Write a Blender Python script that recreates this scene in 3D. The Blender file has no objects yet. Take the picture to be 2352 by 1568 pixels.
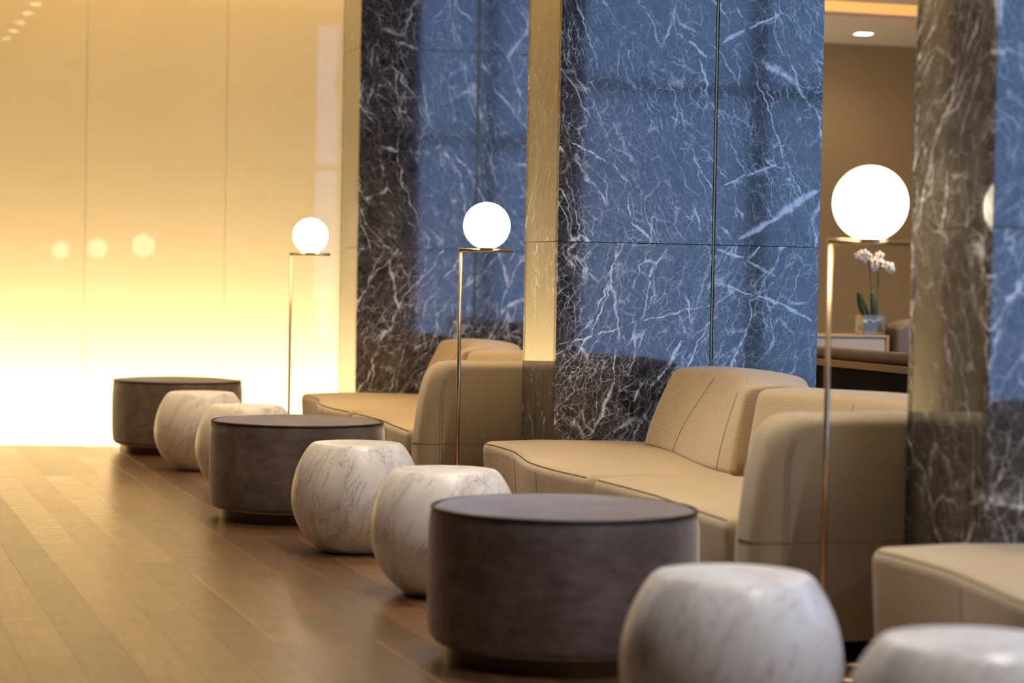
import bpy, bmesh, math, random
from mathutils import Vector, Matrix

# ------------------------------------------------------------------ camera
# world frame: X across the row of pillars, Y along the row, Z up; camera stands at X = Y = 0
FPX = 5200.0                       # focal length in pixels of the 2352 x 1568 frame
CAM_H = 1.16
YAW = math.atan(1596.0 / FPX)      # the row vanishes 1596 px left of the frame centre
ROLL = 0.0185
HOR = 638.0                        # horizon row at the frame centre column
sc = bpy.context.scene
col = sc.collection

def link(o):
    col.objects.link(o)
    return o

cam_d = bpy.data.cameras.new('camera')
cam = link(bpy.data.objects.new('camera', cam_d))
cam_d.sensor_width = 36.0
cam_d.lens = FPX / 2352.0 * 36.0
cam_d.clip_start = 0.05
cam_d.clip_end = 200
pitch = math.atan((784.0 - HOR) / FPX)
rot = Matrix.Rotation(-YAW - 0.00052, 4, 'Z') @ Matrix.Rotation(math.pi / 2 - pitch, 4, 'X') @ Matrix.Rotation(ROLL, 4, 'Z')
cam.matrix_world = Matrix.Translation((0, 0, CAM_H)) @ rot
cam_d.dof.use_dof = True
cam_d.dof.focus_distance = 10.0
cam_d.dof.aperture_fstop = 2.1
sc.camera = cam

sc.view_settings.view_transform = 'Standard'
sc.view_settings.look = 'None'
sc.view_settings.gamma = 1.0
sc.view_settings.use_curve_mapping = False
sc.view_settings.exposure = 0.0
sc.cycles.max_bounces = 8
sc.cycles.diffuse_bounces = 4
sc.cycles.glossy_bounces = 4
sc.cycles.transmission_bounces = 4
sc.cycles.caustics_refractive = False
sc.cycles.use_adaptive_sampling = True
sc.cycles.adaptive_threshold = 0.03
sc.cycles.use_denoising = True

# ------------------------------------------------------------------ world (cool daylight, reaches the room through one window)
world = bpy.data.worlds.new('daylight')
sc.world = world
world.use_nodes = True
wn = world.node_tree.nodes
wn['Background'].inputs[0].default_value = (0.30, 0.52, 1.0, 1)
SKY = 4.0
wn['Background'].inputs[1].default_value = SKY

# daylight portal in the window opening (sampling aid for the sky light)
pd = bpy.data.lights.new('window_portal', 'AREA')
pd.shape = 'RECTANGLE'; pd.size = 4.9; pd.size_y = 4.85
pd.cycles.is_portal = True
po = link(bpy.data.objects.new('window_portal', pd))
po.location = (6.85, 1.94, 2.525)
po.rotation_euler = (-math.pi / 2, 0, 0)      # faces +Y, into the room

pd2 = bpy.data.lights.new('window_portal', 'AREA')
pd2.shape = 'RECTANGLE'; pd2.size = 4.5; pd2.size_y = 6.9
pd2.cycles.is_portal = True
po2 = link(bpy.data.objects.new('window_portal', pd2))
po2.location = (9.76, 6.05, 2.55)
po2.rotation_euler = (0, math.pi / 2, 0)      # faces -X, into the room

# ------------------------------------------------------------------ helpers
_c, _s = math.cos(YAW), math.sin(YAW)

def pix_t(px, py, t):
    """pixel -> point on the plane Y = t (returns X, Z)"""
    a = (px - 1176.0) / FPX
    m = (_c * a + _s) / (_c - _s * a)
    x = m * t
    depth = t * _c + x * _s
    z = CAM_H - (py - (HOR + ROLL * (px - 1176.0))) * depth / FPX
    return x, z

def empty(name, loc=(0, 0, 0), parent=None):
    o = link(bpy.data.objects.new(name, None))
    o.location = loc
    o.empty_display_size = 0.1
    if parent: o.parent = parent
    return o

def tag(o, label, cat, group=None):
    o['label'] = label
    o['category'] = cat
    if group: o['group'] = group
    return o

def struct(o, label=None):
    o['kind'] = 'structure'
    if label: o['label'] = label
    return o

def mesh_obj(name, bm, mat, parent=None, smooth=False, bevel=None, loc=None, sharp=None):
    me = bpy.data.meshes.new(name)
    bm.normal_update()
    if smooth and sharp:
        for e in bm.edges:
            if len(e.link_faces) == 2 and e.calc_face_angle(0.0) > sharp: e.smooth = False
    bm.to_mesh(me)
    bm.free()
    o = link(bpy.data.objects.new(name, me))
    if mat: me.materials.append(mat)
    if smooth:
        for p in me.polygons: p.use_smooth = True
    if bevel:
        b = o.modifiers.new('bevel', 'BEVEL')
        b.width = bevel[0]; b.segments = bevel[1]; b.limit_method = 'ANGLE'
        b.angle_limit = math.radians(bevel[2] if len(bevel) > 2 else 40)
        b.harden_normals = False
    if parent: o.parent = parent
    if loc: o.location = loc
    return o

def bm_box(bm, x0, x1, y0, y1, z0, z1):
    vs = [bm.verts.new(p) for p in ((x0, y0, z0), (x1, y0, z0), (x1, y1, z0), (x0, y1, z0),
                                    (x0, y0, z1), (x1, y0, z1), (x1, y1, z1), (x0, y1, z1))]
    for f in ((0, 3, 2, 1), (4, 5, 6, 7), (0, 1, 5, 4), (1, 2, 6, 5), (2, 3, 7, 6), (3, 0, 4, 7)):
        bm.faces.new([vs[i] for i in f])
    return vs

def box(name, x0, x1, y0, y1, z0, z1, mat, parent=None, bevel=None, smooth=False):
    bm = bmesh.new()
    bm_box(bm, x0, x1, y0, y1, z0, z1)
    return mesh_obj(name, bm, mat, parent, smooth, bevel)

def lathe(name, prof, mat, parent=None, seg=64, smooth=True, loc=None):
    """prof: list of (r, z), bottom to top"""
    bm = bmesh.new()
    rings = []
    for r, z in prof:
        if r < 1e-6:
            rings.append([bm.verts.new((0, 0, z))])
        else:
            rings.append([bm.verts.new((r * math.cos(2 * math.pi * i / seg), r * math.sin(2 * math.pi * i / seg), z)) for i in range(seg)])
    for a, b in zip(rings, rings[1:]):
        for i in range(seg):
            j = (i + 1) % seg
            if len(a) == 1 and len(b) == 1: continue
            if len(a) == 1: bm.faces.new((a[0], b[j], b[i]))
            elif len(b) == 1: bm.faces.new((a[i], a[j], b[0]))
            else: bm.faces.new((a[i], a[j], b[j], b[i]))
    if len(rings[0]) > 1: bm.faces.new(rings[0][::-1])
    if len(rings[-1]) > 1: bm.faces.new(rings[-1])
    bmesh.ops.recalc_face_normals(bm, faces=bm.faces)
    return mesh_obj(name, bm, mat, parent, smooth, None, loc, 0.33)

def bm_tube(bm, pts, r, seg=8, closed=False):
    pts = [Vector(p) for p in pts]
    n = len(pts)
    rings = []
    prev = None
    for i, p in enumerate(pts):
        if closed: d = pts[(i + 1) % n] - pts[i - 1]
        else: d = pts[min(i + 1, n - 1)] - pts[max(i - 1, 0)]
        d.normalize()
        if prev is None:
            up = Vector((0, 0, 1)) if abs(d.z) < 0.9 else Vector((1, 0, 0))
            u = d.cross(up).normalized()
        else:
            u = (prev - d * prev.dot(d)).normalized()
        prev = u
        v = d.cross(u)
        rr = r[i] if isinstance(r, (list, tuple)) else r
        rings.append([bm.verts.new(p + (u * math.cos(2 * math.pi * k / seg) + v * math.sin(2 * math.pi * k / seg)) * rr) for k in range(seg)])
    m = n if closed else n - 1
    for i in range(m):
        a, b = rings[i], rings[(i + 1) % n]
        for k in range(seg):
            j = (k + 1) % seg
            bm.faces.new((a[k], a[j], b[j], b[k]))
    if not closed:
        bm.faces.new(rings[0][::-1]); bm.faces.new(rings[-1])

def tube(name, pts, r, mat, parent=None, seg=8, closed=False):
    bm = bmesh.new()
    bm_tube(bm, pts, r, seg, closed)
    bmesh.ops.recalc_face_normals(bm, faces=bm.faces)
    return mesh_obj(name, bm, mat, parent, True)

def copy_tree(o, parent=None):
    c = link(o.copy())
    if parent: c.parent = parent
    for ch in list(o.children):
        copy_tree(ch, c)
    return c

def interp(knots, t):
    if t <= knots[0][0]: return knots[0][1]
    for i in range(len(knots) - 1):
        (a, va), (b, vb) = knots[i], knots[i + 1]
        if t <= b:
            # catmull-rom, non uniform tangents
            p0 = knots[i - 1] if i > 0 else knots[i]
            p3 = knots[i + 2] if i + 2 < len(knots) else knots[i + 1]
            m1 = (vb - p0[1]) / max(b - p0[0], 1e-6)
            m2 = (p3[1] - va) / max(p3[0] - a, 1e-6)
            h = b - a; u = (t - a) / h
            return ((2*u**3 - 3*u**2 + 1) * va + (u**3 - 2*u**2 + u) * h * m1 + (-2*u**3 + 3*u**2) * vb + (u**3 - u**2) * h * m2)
    return knots[-1][1]

# ------------------------------------------------------------------ materials
class NT:
    def __init__(self, name):
        self.m = bpy.data.materials.new(name)
        self.m.use_nodes = True
        self.t = self.m.node_tree
        self.b = self.t.nodes['Principled BSDF']
    def n(self, typ, **kw):
        nd = self.t.nodes.new(typ)
        for k, v in kw.items(): setattr(nd, k, v)
        return nd
    def put(self, sock, v):
        if isinstance(v, (int, float)): sock.default_value = v
        elif isinstance(v, (tuple, list)):
            if len(v) == 3 and len(sock.default_value) == 4: v = (*v, 1)
            sock.default_value = v
        else: self.t.links.new(v, sock)
    def math(self, op, a, b=0.0, c=None, clamp=False):
        nd = self.n('ShaderNodeMath', operation=op, use_clamp=clamp)
        self.put(nd.inputs[0], a); self.put(nd.inputs[1], b)
        if c is not None: self.put(nd.inputs[2], c)
        return nd.outputs[0]
    def vmath(self, op, a, b=None, scale=None):
        nd = self.n('ShaderNodeVectorMath', operation=op)
        self.put(nd.inputs[0], a)
        if b is not None: self.put(nd.inputs[1], b)
        if scale is not None: self.put(nd.inputs['Scale'], scale)
        return nd.outputs['Value'] if op in ('DOT_PRODUCT', 'LENGTH', 'DISTANCE') else nd.outputs[0]
    def noise(self, vec, scale, detail=4, rough=0.5, dist=0.0, color=False):
        nd = self.n('ShaderNodeTexNoise')
        if vec is not None: self.put(nd.inputs['Vector'], vec)
        nd.inputs['Scale'].default_value = scale
        nd.inputs['Detail'].default_value = detail
        nd.inputs['Roughness'].default_value = rough
        nd.inputs['Distortion'].default_value = dist
        return nd.outputs['Color'] if color else nd.outputs['Fac']
    def voro(self, vec, scale, feature='DISTANCE_TO_EDGE', rnd=1.0):
        nd = self.n('ShaderNodeTexVoronoi', feature=feature)
        self.put(nd.inputs['Vector'], vec)
        nd.inputs['Scale'].default_value = scale
        nd.inputs['Randomness'].default_value = rnd
        return nd.outputs['Distance']
    def ramp(self, fac, stops, interp='LINEAR'):
        nd = self.n('ShaderNodeValToRGB')
        nd.color_ramp.interpolation = interp
        e = nd.color_ramp.elements
        while len(e) < len(stops): e.new(0.5)
        for el, (p, c) in zip(e, stops):
            el.position = p
            el.color = (c, c, c, 1) if isinstance(c, (int, float)) else (*c, 1)
        self.put(nd.inputs[0], fac)
        return nd.outputs[0]
    def map(self, v, a, b, c=0.0, d=1.0, typ='LINEAR'):
        nd = self.n('ShaderNodeMapRange', interpolation_type=typ)
        self.put(nd.inputs[0], v)
        for i, q in enumerate((a, b, c, d)): self.put(nd.inputs[1 + i], q)
        return nd.outputs[0]
    def mix(self, f, a, b, mode='MIX'):
        nd = self.n('ShaderNodeMix', data_type='RGBA', blend_type=mode)
        self.put(nd.inputs[0], f); self.put(nd.inputs[6], a); self.put(nd.inputs[7], b)
        return nd.outputs[2]
    def bump(self, h, strength, dist=0.01):
        nd = self.n('ShaderNodeBump')
        nd.inputs['Strength'].default_value = strength
        nd.inputs['Distance'].default_value = dist
        self.put(nd.inputs['Height'], h)
        self.t.links.new(nd.outputs[0], self.b.inputs['Normal'])
    def pos(self): return self.n('ShaderNodeNewGeometry').outputs['Position']
    def obj(self): return self.n('ShaderNodeTexCoord').outputs['Object']
    def rnd(self): return self.n('ShaderNodeObjectInfo').outputs['Random']
    def set(self, **kw):
        for k, v in kw.items(): self.put(self.b.inputs[k.replace('_', ' ')], v)
        return self.m
    def mapping(self, vec, rot=(0, 0, 0), scale=(1, 1, 1), loc=(0, 0, 0)):
        nd = self.n('ShaderNodeMapping')
        self.put(nd.inputs['Vector'], vec)
        nd.inputs['Rotation'].default_value = rot
        nd.inputs['Scale'].default_value = scale
        nd.inputs['Location'].default_value = loc
        return nd.outputs[0]

def plain(name, colr, rough=0.5, metal=0.0, **kw):
    m = NT(name)
    m.set(Base_Color=colr, Roughness=rough, Metallic=metal, **kw)
    return m.m

def emitter(name, colr, strength):
    m = NT(name)
    m.set(Base_Color=(0.8, 0.8, 0.8), Emission_Color=colr, Emission_Strength=strength)
    return m.m

def dark_marble(name, bold, dens, ior, coat):
    m = NT(name)
    p = m.pos()
    # X+Y merge so that veins wander over both faces of a pillar
    w1 = m.noise(p, 2.2, 5, 0.55, color=True)
    w2 = m.noise(p, 11.0, 4, 0.6, color=True)
    q = m.vmath('ADD', p, m.vmath('SCALE', m.vmath('SUBTRACT', w1, (0.5, 0.5, 0.5)), scale=0.20))
    q = m.vmath('ADD', q, m.vmath('SCALE', m.vmath('SUBTRACT', w2, (0.5, 0.5, 0.5)), scale=0.045))
    # upper slab rows lean one way, lower rows the other (book-matched at the joint 1.33 m up)
    sx = m.n('ShaderNodeSeparateXYZ'); m.put(sx.inputs[0], q)
    spx = m.n('ShaderNodeSeparateXYZ'); m.put(spx.inputs[0], p)
    up = m.math('GREATER_THAN', spx.outputs[2], 1.33)
    h = m.math('ADD', sx.outputs[0], m.math('MULTIPLY', sx.outputs[1], 0.9))
    sgn = m.math('MULTIPLY_ADD', up, 2.0, -1.0)
    lean = m.math('ADD', h, m.math('MULTIPLY', m.math('MULTIPLY', m.math('SUBTRACT', sx.outputs[2], 1.33), 0.42), sgn))
    cmb = m.n('ShaderNodeCombineXYZ')
    m.put(cmb.inputs[0], lean)
    m.put(cmb.inputs[1], m.math('MULTIPLY', sx.outputs[2], 0.30))
    m.put(cmb.inputs[2], m.math('MULTIPLY', up, 7.3))
    v = cmb.outputs[0]
    # layers of veins
    web = m.map(m.voro(q, 15.0), 0.0, 0.032, 1.0, 0.0)
    web2 = m.map(m.voro(q, 34.0), 0.0, 0.055, 1.0, 0.0)
    stk = m.map(m.voro(v, 7.5), 0.0, 0.026, 1.0, 0.0)
    stk2 = m.map(m.voro(m.vmath('ADD', v, (3.1, 1.7, 0.4)), 15.0), 0.0, 0.030, 1.0, 0.0)
    big = m.map(m.voro(m.vmath('ADD', v, (9.1, 4.7, 0.0)), 2.6), 0.0, 0.012, 1.0, 0.0)
    k1 = m.map(m.noise(p, 2.6, 3, 0.6), 0.36, 0.58)
    k2 = m.map(m.noise(m.vmath('ADD', p, (5, 3, 8)), 5.5, 3, 0.6), 0.45, 0.60)
    k3 = m.map(m.noise(m.vmath('ADD', p, (1, 9, 2)), 9.0, 3, 0.6), 0.36, 0.62)
    a = m.math('MULTIPLY', web, m.math('MULTIPLY', k3, 0.42))
    a = m.math('ADD', a, m.math('MULTIPLY', web2, m.math('MULTIPLY', k1, 0.30)))
    a = m.math('ADD', a, m.math('MULTIPLY', stk, m.math('MULTIPLY', k2, 0.85)))
    a = m.math('ADD', a, m.math('MULTIPLY', stk2, m.math('MULTIPLY', k1, 0.55)))
    a = m.math('ADD', a, m.math('MULTIPLY', big, m.math('MULTIPLY', m.map(m.noise(m.vmath('ADD', p, (7, 7, 7)), 3.2, 2), 0.42, 0.55), 1.0)))
    # single bold veins of the middle pillar's broad face
    segs = [(1650, 99, 1700, 72, 9), (1700, 72, 1775, 36, 6), (1646, 432, 1700, 405, 4), (1700, 405, 1775, 380, 6),
            (1700, 548, 1770, 505, 13), (1770, 505, 1868, 440, 17), (1640, 570, 1710, 595, 7), (1710, 595, 1785, 636, 6),
            (1636, 647, 1740, 680, 5), (1740, 680, 1800, 700, 6), (1800, 700, 1872, 737, 7),
            (1309, 0, 1336, 72, 4), (1336, 72, 1350, 110, 5), (1350, 110, 1368, 165, 4), (1570, 92, 1612, 132, 7), (1598, 138, 1616, 200, 6),
            (1438, 455, 1446, 508, 5), (1446, 508, 1500, 556, 6), (1532, 574, 1500, 612, 5), (1502, 604, 1492, 640, 7), (1494, 640, 1476, 745, 4),
            (1568, 783, 1540, 838, 9), (1540, 838, 1490, 900, 5), (1418, 800, 1412, 880, 4), (1412, 880, 1388, 955, 7),
            (1290, 790, 1440, 748, 4), (1440, 748, 1625, 700, 4), (1282, 312, 1405, 380, 4), (1405, 380, 1425, 410, 3),
            (1536, 270, 1560, 285, 6), (1585, 360, 1632, 432, 5), (1590, 470, 1608, 530, 5), (1480, 880, 1462, 925, 4), (1630, 770, 1540, 865, 3)]
    if not bold: segs = []
    jit = m.vmath('SUBTRACT', m.noise(p, 15.0, 5, 0.68, color=True), (0.5, 0.5, 0.5))
    pj = m.vmath('ADD', p, m.vmath('SCALE', jit, scale=0.045))
    best = None
    for (xa, ya, xb, yb, w) in segs:
        ax, az = pix_t(xa, ya, 9.73); bx, bz = pix_t(xb, yb, 9.73)
        A = Vector((ax, 9.73, az)); D = Vector((bx - ax, 0, bz - az)); L = D.length_squared
        d = m.vmath('SUBTRACT', pj, tuple(A))
        f = m.math('MULTIPLY', m.vmath('DOT_PRODUCT', d, tuple(D)), 1.0 / L, clamp=True)
        r = m.vmath('LENGTH', m.vmath('SUBTRACT', d, m.vmath('SCALE', tuple(D), scale=f)))
        wm = w * 0.00198 * 0.62
        ff = m.math('MULTIPLY_ADD', f, 2.0, -1.0)
        r = m.math('DIVIDE', r, m.math('MULTIPLY_ADD', m.math('MULTIPLY', ff, ff), -0.5, 1.0))
        g = m.map(r, wm * 0.35, wm * 1.2, 1.0, 0.0)
        best = g if best is None else m.math('MAXIMUM', best, g)
    brk = m.map(m.noise(m.vmath('ADD', p, (2, 2, 2)), 24.0, 4, 0.7), 0.34, 0.52, 0.32, 1.0)
    dash = m.map(m.noise(m.vmath('ADD', p, (3, 8, 1)), 17.0, 4, 0.65), 0.36, 0.56, 0.22, 1.0)
    a = m.math('MULTIPLY', a, m.math('MULTIPLY', dash, dens))
    if bold: a = m.math('ADD', a, m.math('MULTIPLY', best, brk), clamp=True)
    else: a = m.math('MINIMUM', a, 1.0)
    cloud = m.noise(p, 4.5, 6, 0.62, 0.6)
    base = m.ramp(cloud, [(0.30, (0.010, 0.008, 0.008)), (0.52, (0.026, 0.021, 0.019)), (0.72, (0.062, 0.052, 0.047))])
    clast = m.map(m.voro(q, 17.0, 'F1'), 0.15, 0.62, 0.0, 1.0)
    base = m.mix(m.math('MULTIPLY', clast, 0.55), base, (0.095, 0.084, 0.080))
    fleck = m.map(m.noise(p, 70.0, 4, 0.7), 0.57, 0.70, 0.0, 0.30)
    base = m.mix(fleck, base, (0.34, 0.32, 0.30))
    rust = m.map(m.noise(m.vmath('ADD', p, (4, 1, 6)), 3.0, 6, 0.7, 0.8), 0.60, 0.72, 0.0, 0.55)
    base = m.mix(rust, base, (0.075, 0.038, 0.018))
    colr = m.mix(a, base, (0.92, 0.90, 0.87))
    m.set(Base_Color=colr, Roughness=0.075, IOR=ior, Coat_Weight=coat, Coat_Roughness=0.03, Coat_IOR=1.55)
    return m.m

def white_marble():
    m = NT('white_marble')
    p = m.obj()
    off = m.vmath('SCALE', m.n('ShaderNodeObjectInfo').outputs['Location'], scale=0.37)
    p = m.vmath('ADD', p, off)
    w = m.vmath('SUBTRACT', m.noise(p, 5.0, 4, 0.55, color=True), (0.5, 0.5, 0.5))
    q = m.vmath('ADD', p, m.vmath('SCALE', w, scale=0.07))
    q = m.mapping(m.mapping(q, rot=(0.0, -0.42, 0.0)), scale=(1.0, 1.0, 0.15))
    n1 = m.noise(q, 17.0, 5, 0.60)
    vein = m.map(m.math('ABSOLUTE', m.math('SUBTRACT', n1, 0.5)), 0.0, 0.020, 1.0, 0.0)
    mask = m.map(m.noise(p, 6.0, 3), 0.33, 0.53)
    streak = m.map(m.noise(q, 11.0, 5, 0.6), 0.50, 0.75)
    a = m.math('ADD', m.math('MULTIPLY', vein, m.math('MULTIPLY', mask, 0.55)), m.math('MULTIPLY', streak, 0.50), clamp=True)
    colr = m.mix(a, (0.80, 0.76, 0.72), (0.22, 0.19, 0.18))
    m.set(Base_Color=colr, Roughness=0.33, Specular_IOR_Level=0.4, Subsurface_Weight=0.0)
    return m.m

def fabric(name, colr, chevron=False):
    m = NT(name)
    p = m.obj()
    s = m.n('ShaderNodeSeparateXYZ'); m.put(s.inputs[0], p)
    nrm = m.n('ShaderNodeSeparateXYZ'); m.put(nrm.inputs[0], m.n('ShaderNodeNewGeometry').outputs['True Normal'])
    top = m.map(m.math('ABSOLUTE', nrm.outputs[2]), 0.70, 0.80, 0.0, 1.0)
    u = m.math('SUBTRACT', s.outputs[0], s.outputs[1])
    z = m.math('ADD', s.outputs[2], m.math('MULTIPLY', m.noise(p, 8.0, 2), 0.012))
    def sine(v, period): return m.math('MULTIPLY_ADD', m.math('SINE', m.math('MULTIPLY', v, 2 * math.pi / period)), 0.5, 0.5)
    if chevron:
        zz = m.math('ADD', s.outputs[2], m.math('MULTIPLY', m.math('PINGPONG', u, 0.011), 0.55))
        rib, st = sine(zz, 0.0095), sine(u, 0.011)
    else:
        rib, st = sine(z, 0.0080), sine(u, 0.0075)
    wv = m.math('ADD', m.math('MULTIPLY', rib, 0.7), m.math('MULTIPLY', st, 0.3))
    wt = m.math('ADD', m.math('MULTIPLY', sine(s.outputs[1], 0.0085), 0.55), m.math('MULTIPLY', sine(s.outputs[0], 0.0075), 0.45))
    mixw = m.n('ShaderNodeMix', data_type='FLOAT')
    m.put(mixw.inputs[0], top); m.put(mixw.inputs[2], wv); m.put(mixw.inputs[3], wt)
    wv = mixw.outputs[0]
    soft = m.noise(p, 3.0, 3)
    dark = tuple(c * 0.55 for c in colr)
    c = m.mix(m.map(wv, 0.1, 0.75), dark, colr)
    c = m.mix(m.map(soft, 0.3, 0.7, 0.0, 0.12), c, dark)
    m.set(Base_Color=c, Roughness=0.85, Sheen_Weight=0.35, Sheen_Roughness=0.5, Specular_IOR_Level=0.25)
    m.bump(wv, 0.3, 0.002)
    return m.m

def velvet():
    m = NT('taupe_velvet')
    p = m.obj()
    off = m.vmath('SCALE', m.n('ShaderNodeObjectInfo').outputs['Location'], scale=0.7)
    p = m.vmath('ADD', p, off)
    a = m.noise(p, 5.0, 5, 0.6, 0.5)
    b = m.noise(m.mapping(p, scale=(1, 1, 3.0)), 14.0, 4, 0.6)
    f = m.math('ADD', m.math('MULTIPLY', a, 0.65), m.math('MULTIPLY', b, 0.35))
    c = m.ramp(f, [(0.30, (0.075, 0.052, 0.042)), (0.50, (0.155, 0.115, 0.097)), (0.70, (0.270, 0.216, 0.190))])
    m.set(Base_Color=c, Roughness=0.75, Sheen_Weight=1.0, Sheen_Roughness=0.38, Sheen_Tint=(1.0, 0.95, 0.92), Specular_IOR_Level=0.3)
    m.bump(f, 0.25, 0.01)
    return m.m

def wood_floor():
    m = NT('walnut_plank')
    p = m.pos()
    r = m.rnd()
    shift = m.n('ShaderNodeCombineXYZ')
    m.put(shift.inputs[0], m.math('MULTIPLY', r, 37.0)); m.put(shift.inputs[1], m.math('MULTIPLY', r, 91.0))
    q = m.vmath('ADD', p, shift.outputs[0])
    g = m.noise(m.mapping(q, scale=(9.0, 0.55, 1.0)), 6.0, 6, 0.62, 0.8)
    fine = m.noise(m.mapping(q, scale=(60.0, 1.6, 1.0)), 5.0, 3, 0.6)
    cross = m.noise(m.mapping(q, scale=(1.2, 14.0, 1.0)), 4.0, 4, 0.6)
    f = m.math('ADD', m.math('MULTIPLY', g, 0.7), m.math('MULTIPLY', fine, 0.3))
    c = m.ramp(f, [(0.28, (0.046, 0.019, 0.008)), (0.50, (0.108, 0.047, 0.020)), (0.72, (0.205, 0.098, 0.042))])
    tint = m.map(r, 0.0, 1.0, 0.62, 1.38)
    c = m.mix(1.0, c, m.vmath('SCALE', (1.0, 1.0, 1.0), scale=tint), 'MULTIPLY')
    # pale sapwood along one long edge of some planks
    gen = m.n('ShaderNodeTexCoord').outputs['Generated']
    sg = m.n('ShaderNodeSeparateXYZ'); m.put(sg.inputs[0], gen)
    edge = m.map(m.math('ADD', sg.outputs[0], m.math('MULTIPLY', m.noise(m.mapping(q, scale=(1, 0.9, 1)), 2.0, 3), 0.16)), 0.16, 0.10, 0.0, 1.0)
    some = m.math('GREATER_THAN', m.math('FRACT', m.math('MULTIPLY', r, 13.7)), 0.86)
    c = m.mix(m.math('MULTIPLY', edge, m.math('MULTIPLY', some, 0.75)), c, (0.34, 0.165, 0.065))
    rough = m.math('ADD', m.map(cross, 0.3, 0.7, 0.22, 0.32), m.math('MULTIPLY', m.math('FRACT', m.math('MULTIPLY', r, 7.3)), 0.10))
    m.set(Base_Color=c, Roughness=rough, IOR=2.0, Specular_Tint=(1.0, 0.86, 0.62), Coat_Weight=0.45, Coat_Roughness=0.27, Coat_IOR=1.6)
    m.bump(m.math('ADD', m.math('MULTIPLY', fine, 0.4), m.math('MULTIPLY', cross, 0.8)), 0.06, 0.004)
    return m.m

def gloss_panel():
    m = NT('cream_gloss_panel')
    p = m.pos()
    w = m.vmath('SUBTRACT', m.noise(p, 1.5, 4, color=True), (0.5, 0.5, 0.5))
    q = m.mapping(m.vmath('ADD', p, m.vmath('SCALE', w, scale=0.4)), rot=(0, 0.6, 0), scale=(1.0, 1.0, 0.3))
    v = m.map(m.voro(q, 1.4), 0.0, 0.012, 0.03, 0.0)
    cl = m.noise(p, 0.9, 3)
    base = m.mix(cl, (0.67, 0.54, 0.30), (0.73, 0.59, 0.335))
    c = m.mix(v, base, (0.9, 0.85, 0.75))
    m.set(Base_Color=c, Roughness=0.6, Specular_IOR_Level=0.2, Coat_Weight=1.0, Coat_Roughness=0.02, Coat_IOR=1.5)
    return m.m

M = {}
M['marble'] = dark_marble('dark_veined_marble', False, 1.25, 1.52, 0.15)
M['marble_bold'] = dark_marble('dark_marble_bold_veins', True, 1.25, 1.52, 0.15)
M['marble_side'] = dark_marble('dark_marble_end_cut', False, 0.65, 1.8, 0.9)
M['white_marble'] = white_marble()
M['fabric'] = fabric('beige_weave', (0.60, 0.44, 0.245))
M['fabric_arm'] = fabric('beige_chevron_weave', (0.53, 0.40, 0.235), True)
M['thread'] = plain('dark_thread', (0.09, 0.065, 0.055), 0.8)
M['velvet'] = velvet()
M['piping'] = plain('dark_piping', (0.040, 0.028, 0.024), 0.6)
M['brass'] = plain('brushed_brass', (0.74, 0.55, 0.31), 0.28, 1.0)
M['brass_dark'] = plain('dark_brass', (0.22, 0.17, 0.07), 0.35, 1.0)
M['wood'] = wood_floor()
M['panel'] = gloss_panel()
M['black'] = plain('black_base', (0.008, 0.006, 0.006), 0.75, 0.0, Specular_IOR_Level=0.2)
M['steel'] = plain('bronze_base', (0.12, 0.085, 0.05), 0.3, 1.0)
M['white_paint'] = plain('white_paint', (0.86, 0.84, 0.80), 0.6)
M['beige_paint'] = plain('beige_paint', (0.42, 0.335, 0.19), 0.6)
M['ceiling'] = plain('ceiling_paint', (0.74, 0.69, 0.60), 0.7)
M['dark_wall'] = plain('dark_brown_wall', (0.05, 0.036, 0.025), 0.6)
M['core'] = plain('dark_grout', (0.010, 0.009, 0.008), 0.8)
M['frame'] = plain('window_frame_grey', (0.03, 0.032, 0.035), 0.5)
M['globe'] = emitter('lit_opal_glass', (1.0, 0.84, 0.60), 7.0)
M['led'] = emitter('warm_led', (1.0, 0.86, 0.66), 132.0)
M['led_top'] = emitter('amber_led', (1.0, 0.66, 0.24), 15.0)
M['led_gold'] = emitter('golden_led', (1.0, 0.38, 0.01), 0.85)
M['lens_dim'] = emitter('dim_added_lens', (1.0, 0.85, 0.62), 8.0)  # kept dim so the added downlights hardly mirror in the glossy wall
M['lens'] = emitter('downlight_lens', (1.0, 0.82, 0.55), 38.0)
def glass_mat():
    m = NT('window_glass')
    t = m.t
    tr = m.n('ShaderNodeBsdfTransparent'); gl = m.n('ShaderNodeBsdfGlossy'); mx = m.n('ShaderNodeMixShader')
    gl.inputs['Roughness'].default_value = 0.0
    mx.inputs[0].default_value = 0.06
    t.links.new(tr.outputs[0], mx.inputs[1]); t.links.new(gl.outputs[0], mx.inputs[2])
    t.links.new(mx.outputs[0], t.nodes['Material Output'].inputs[0])
    return m.m
M['glass'] = glass_mat()

# ------------------------------------------------------------------ setting
HALL_L, HALL_R = -2.9, 9.7
WALL_T = 17.6
HALL_C = 3.6
def edge_t(x): return 15.24 - 0.236 * (x - 1.15)      # oblique end of the plank floor

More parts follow.
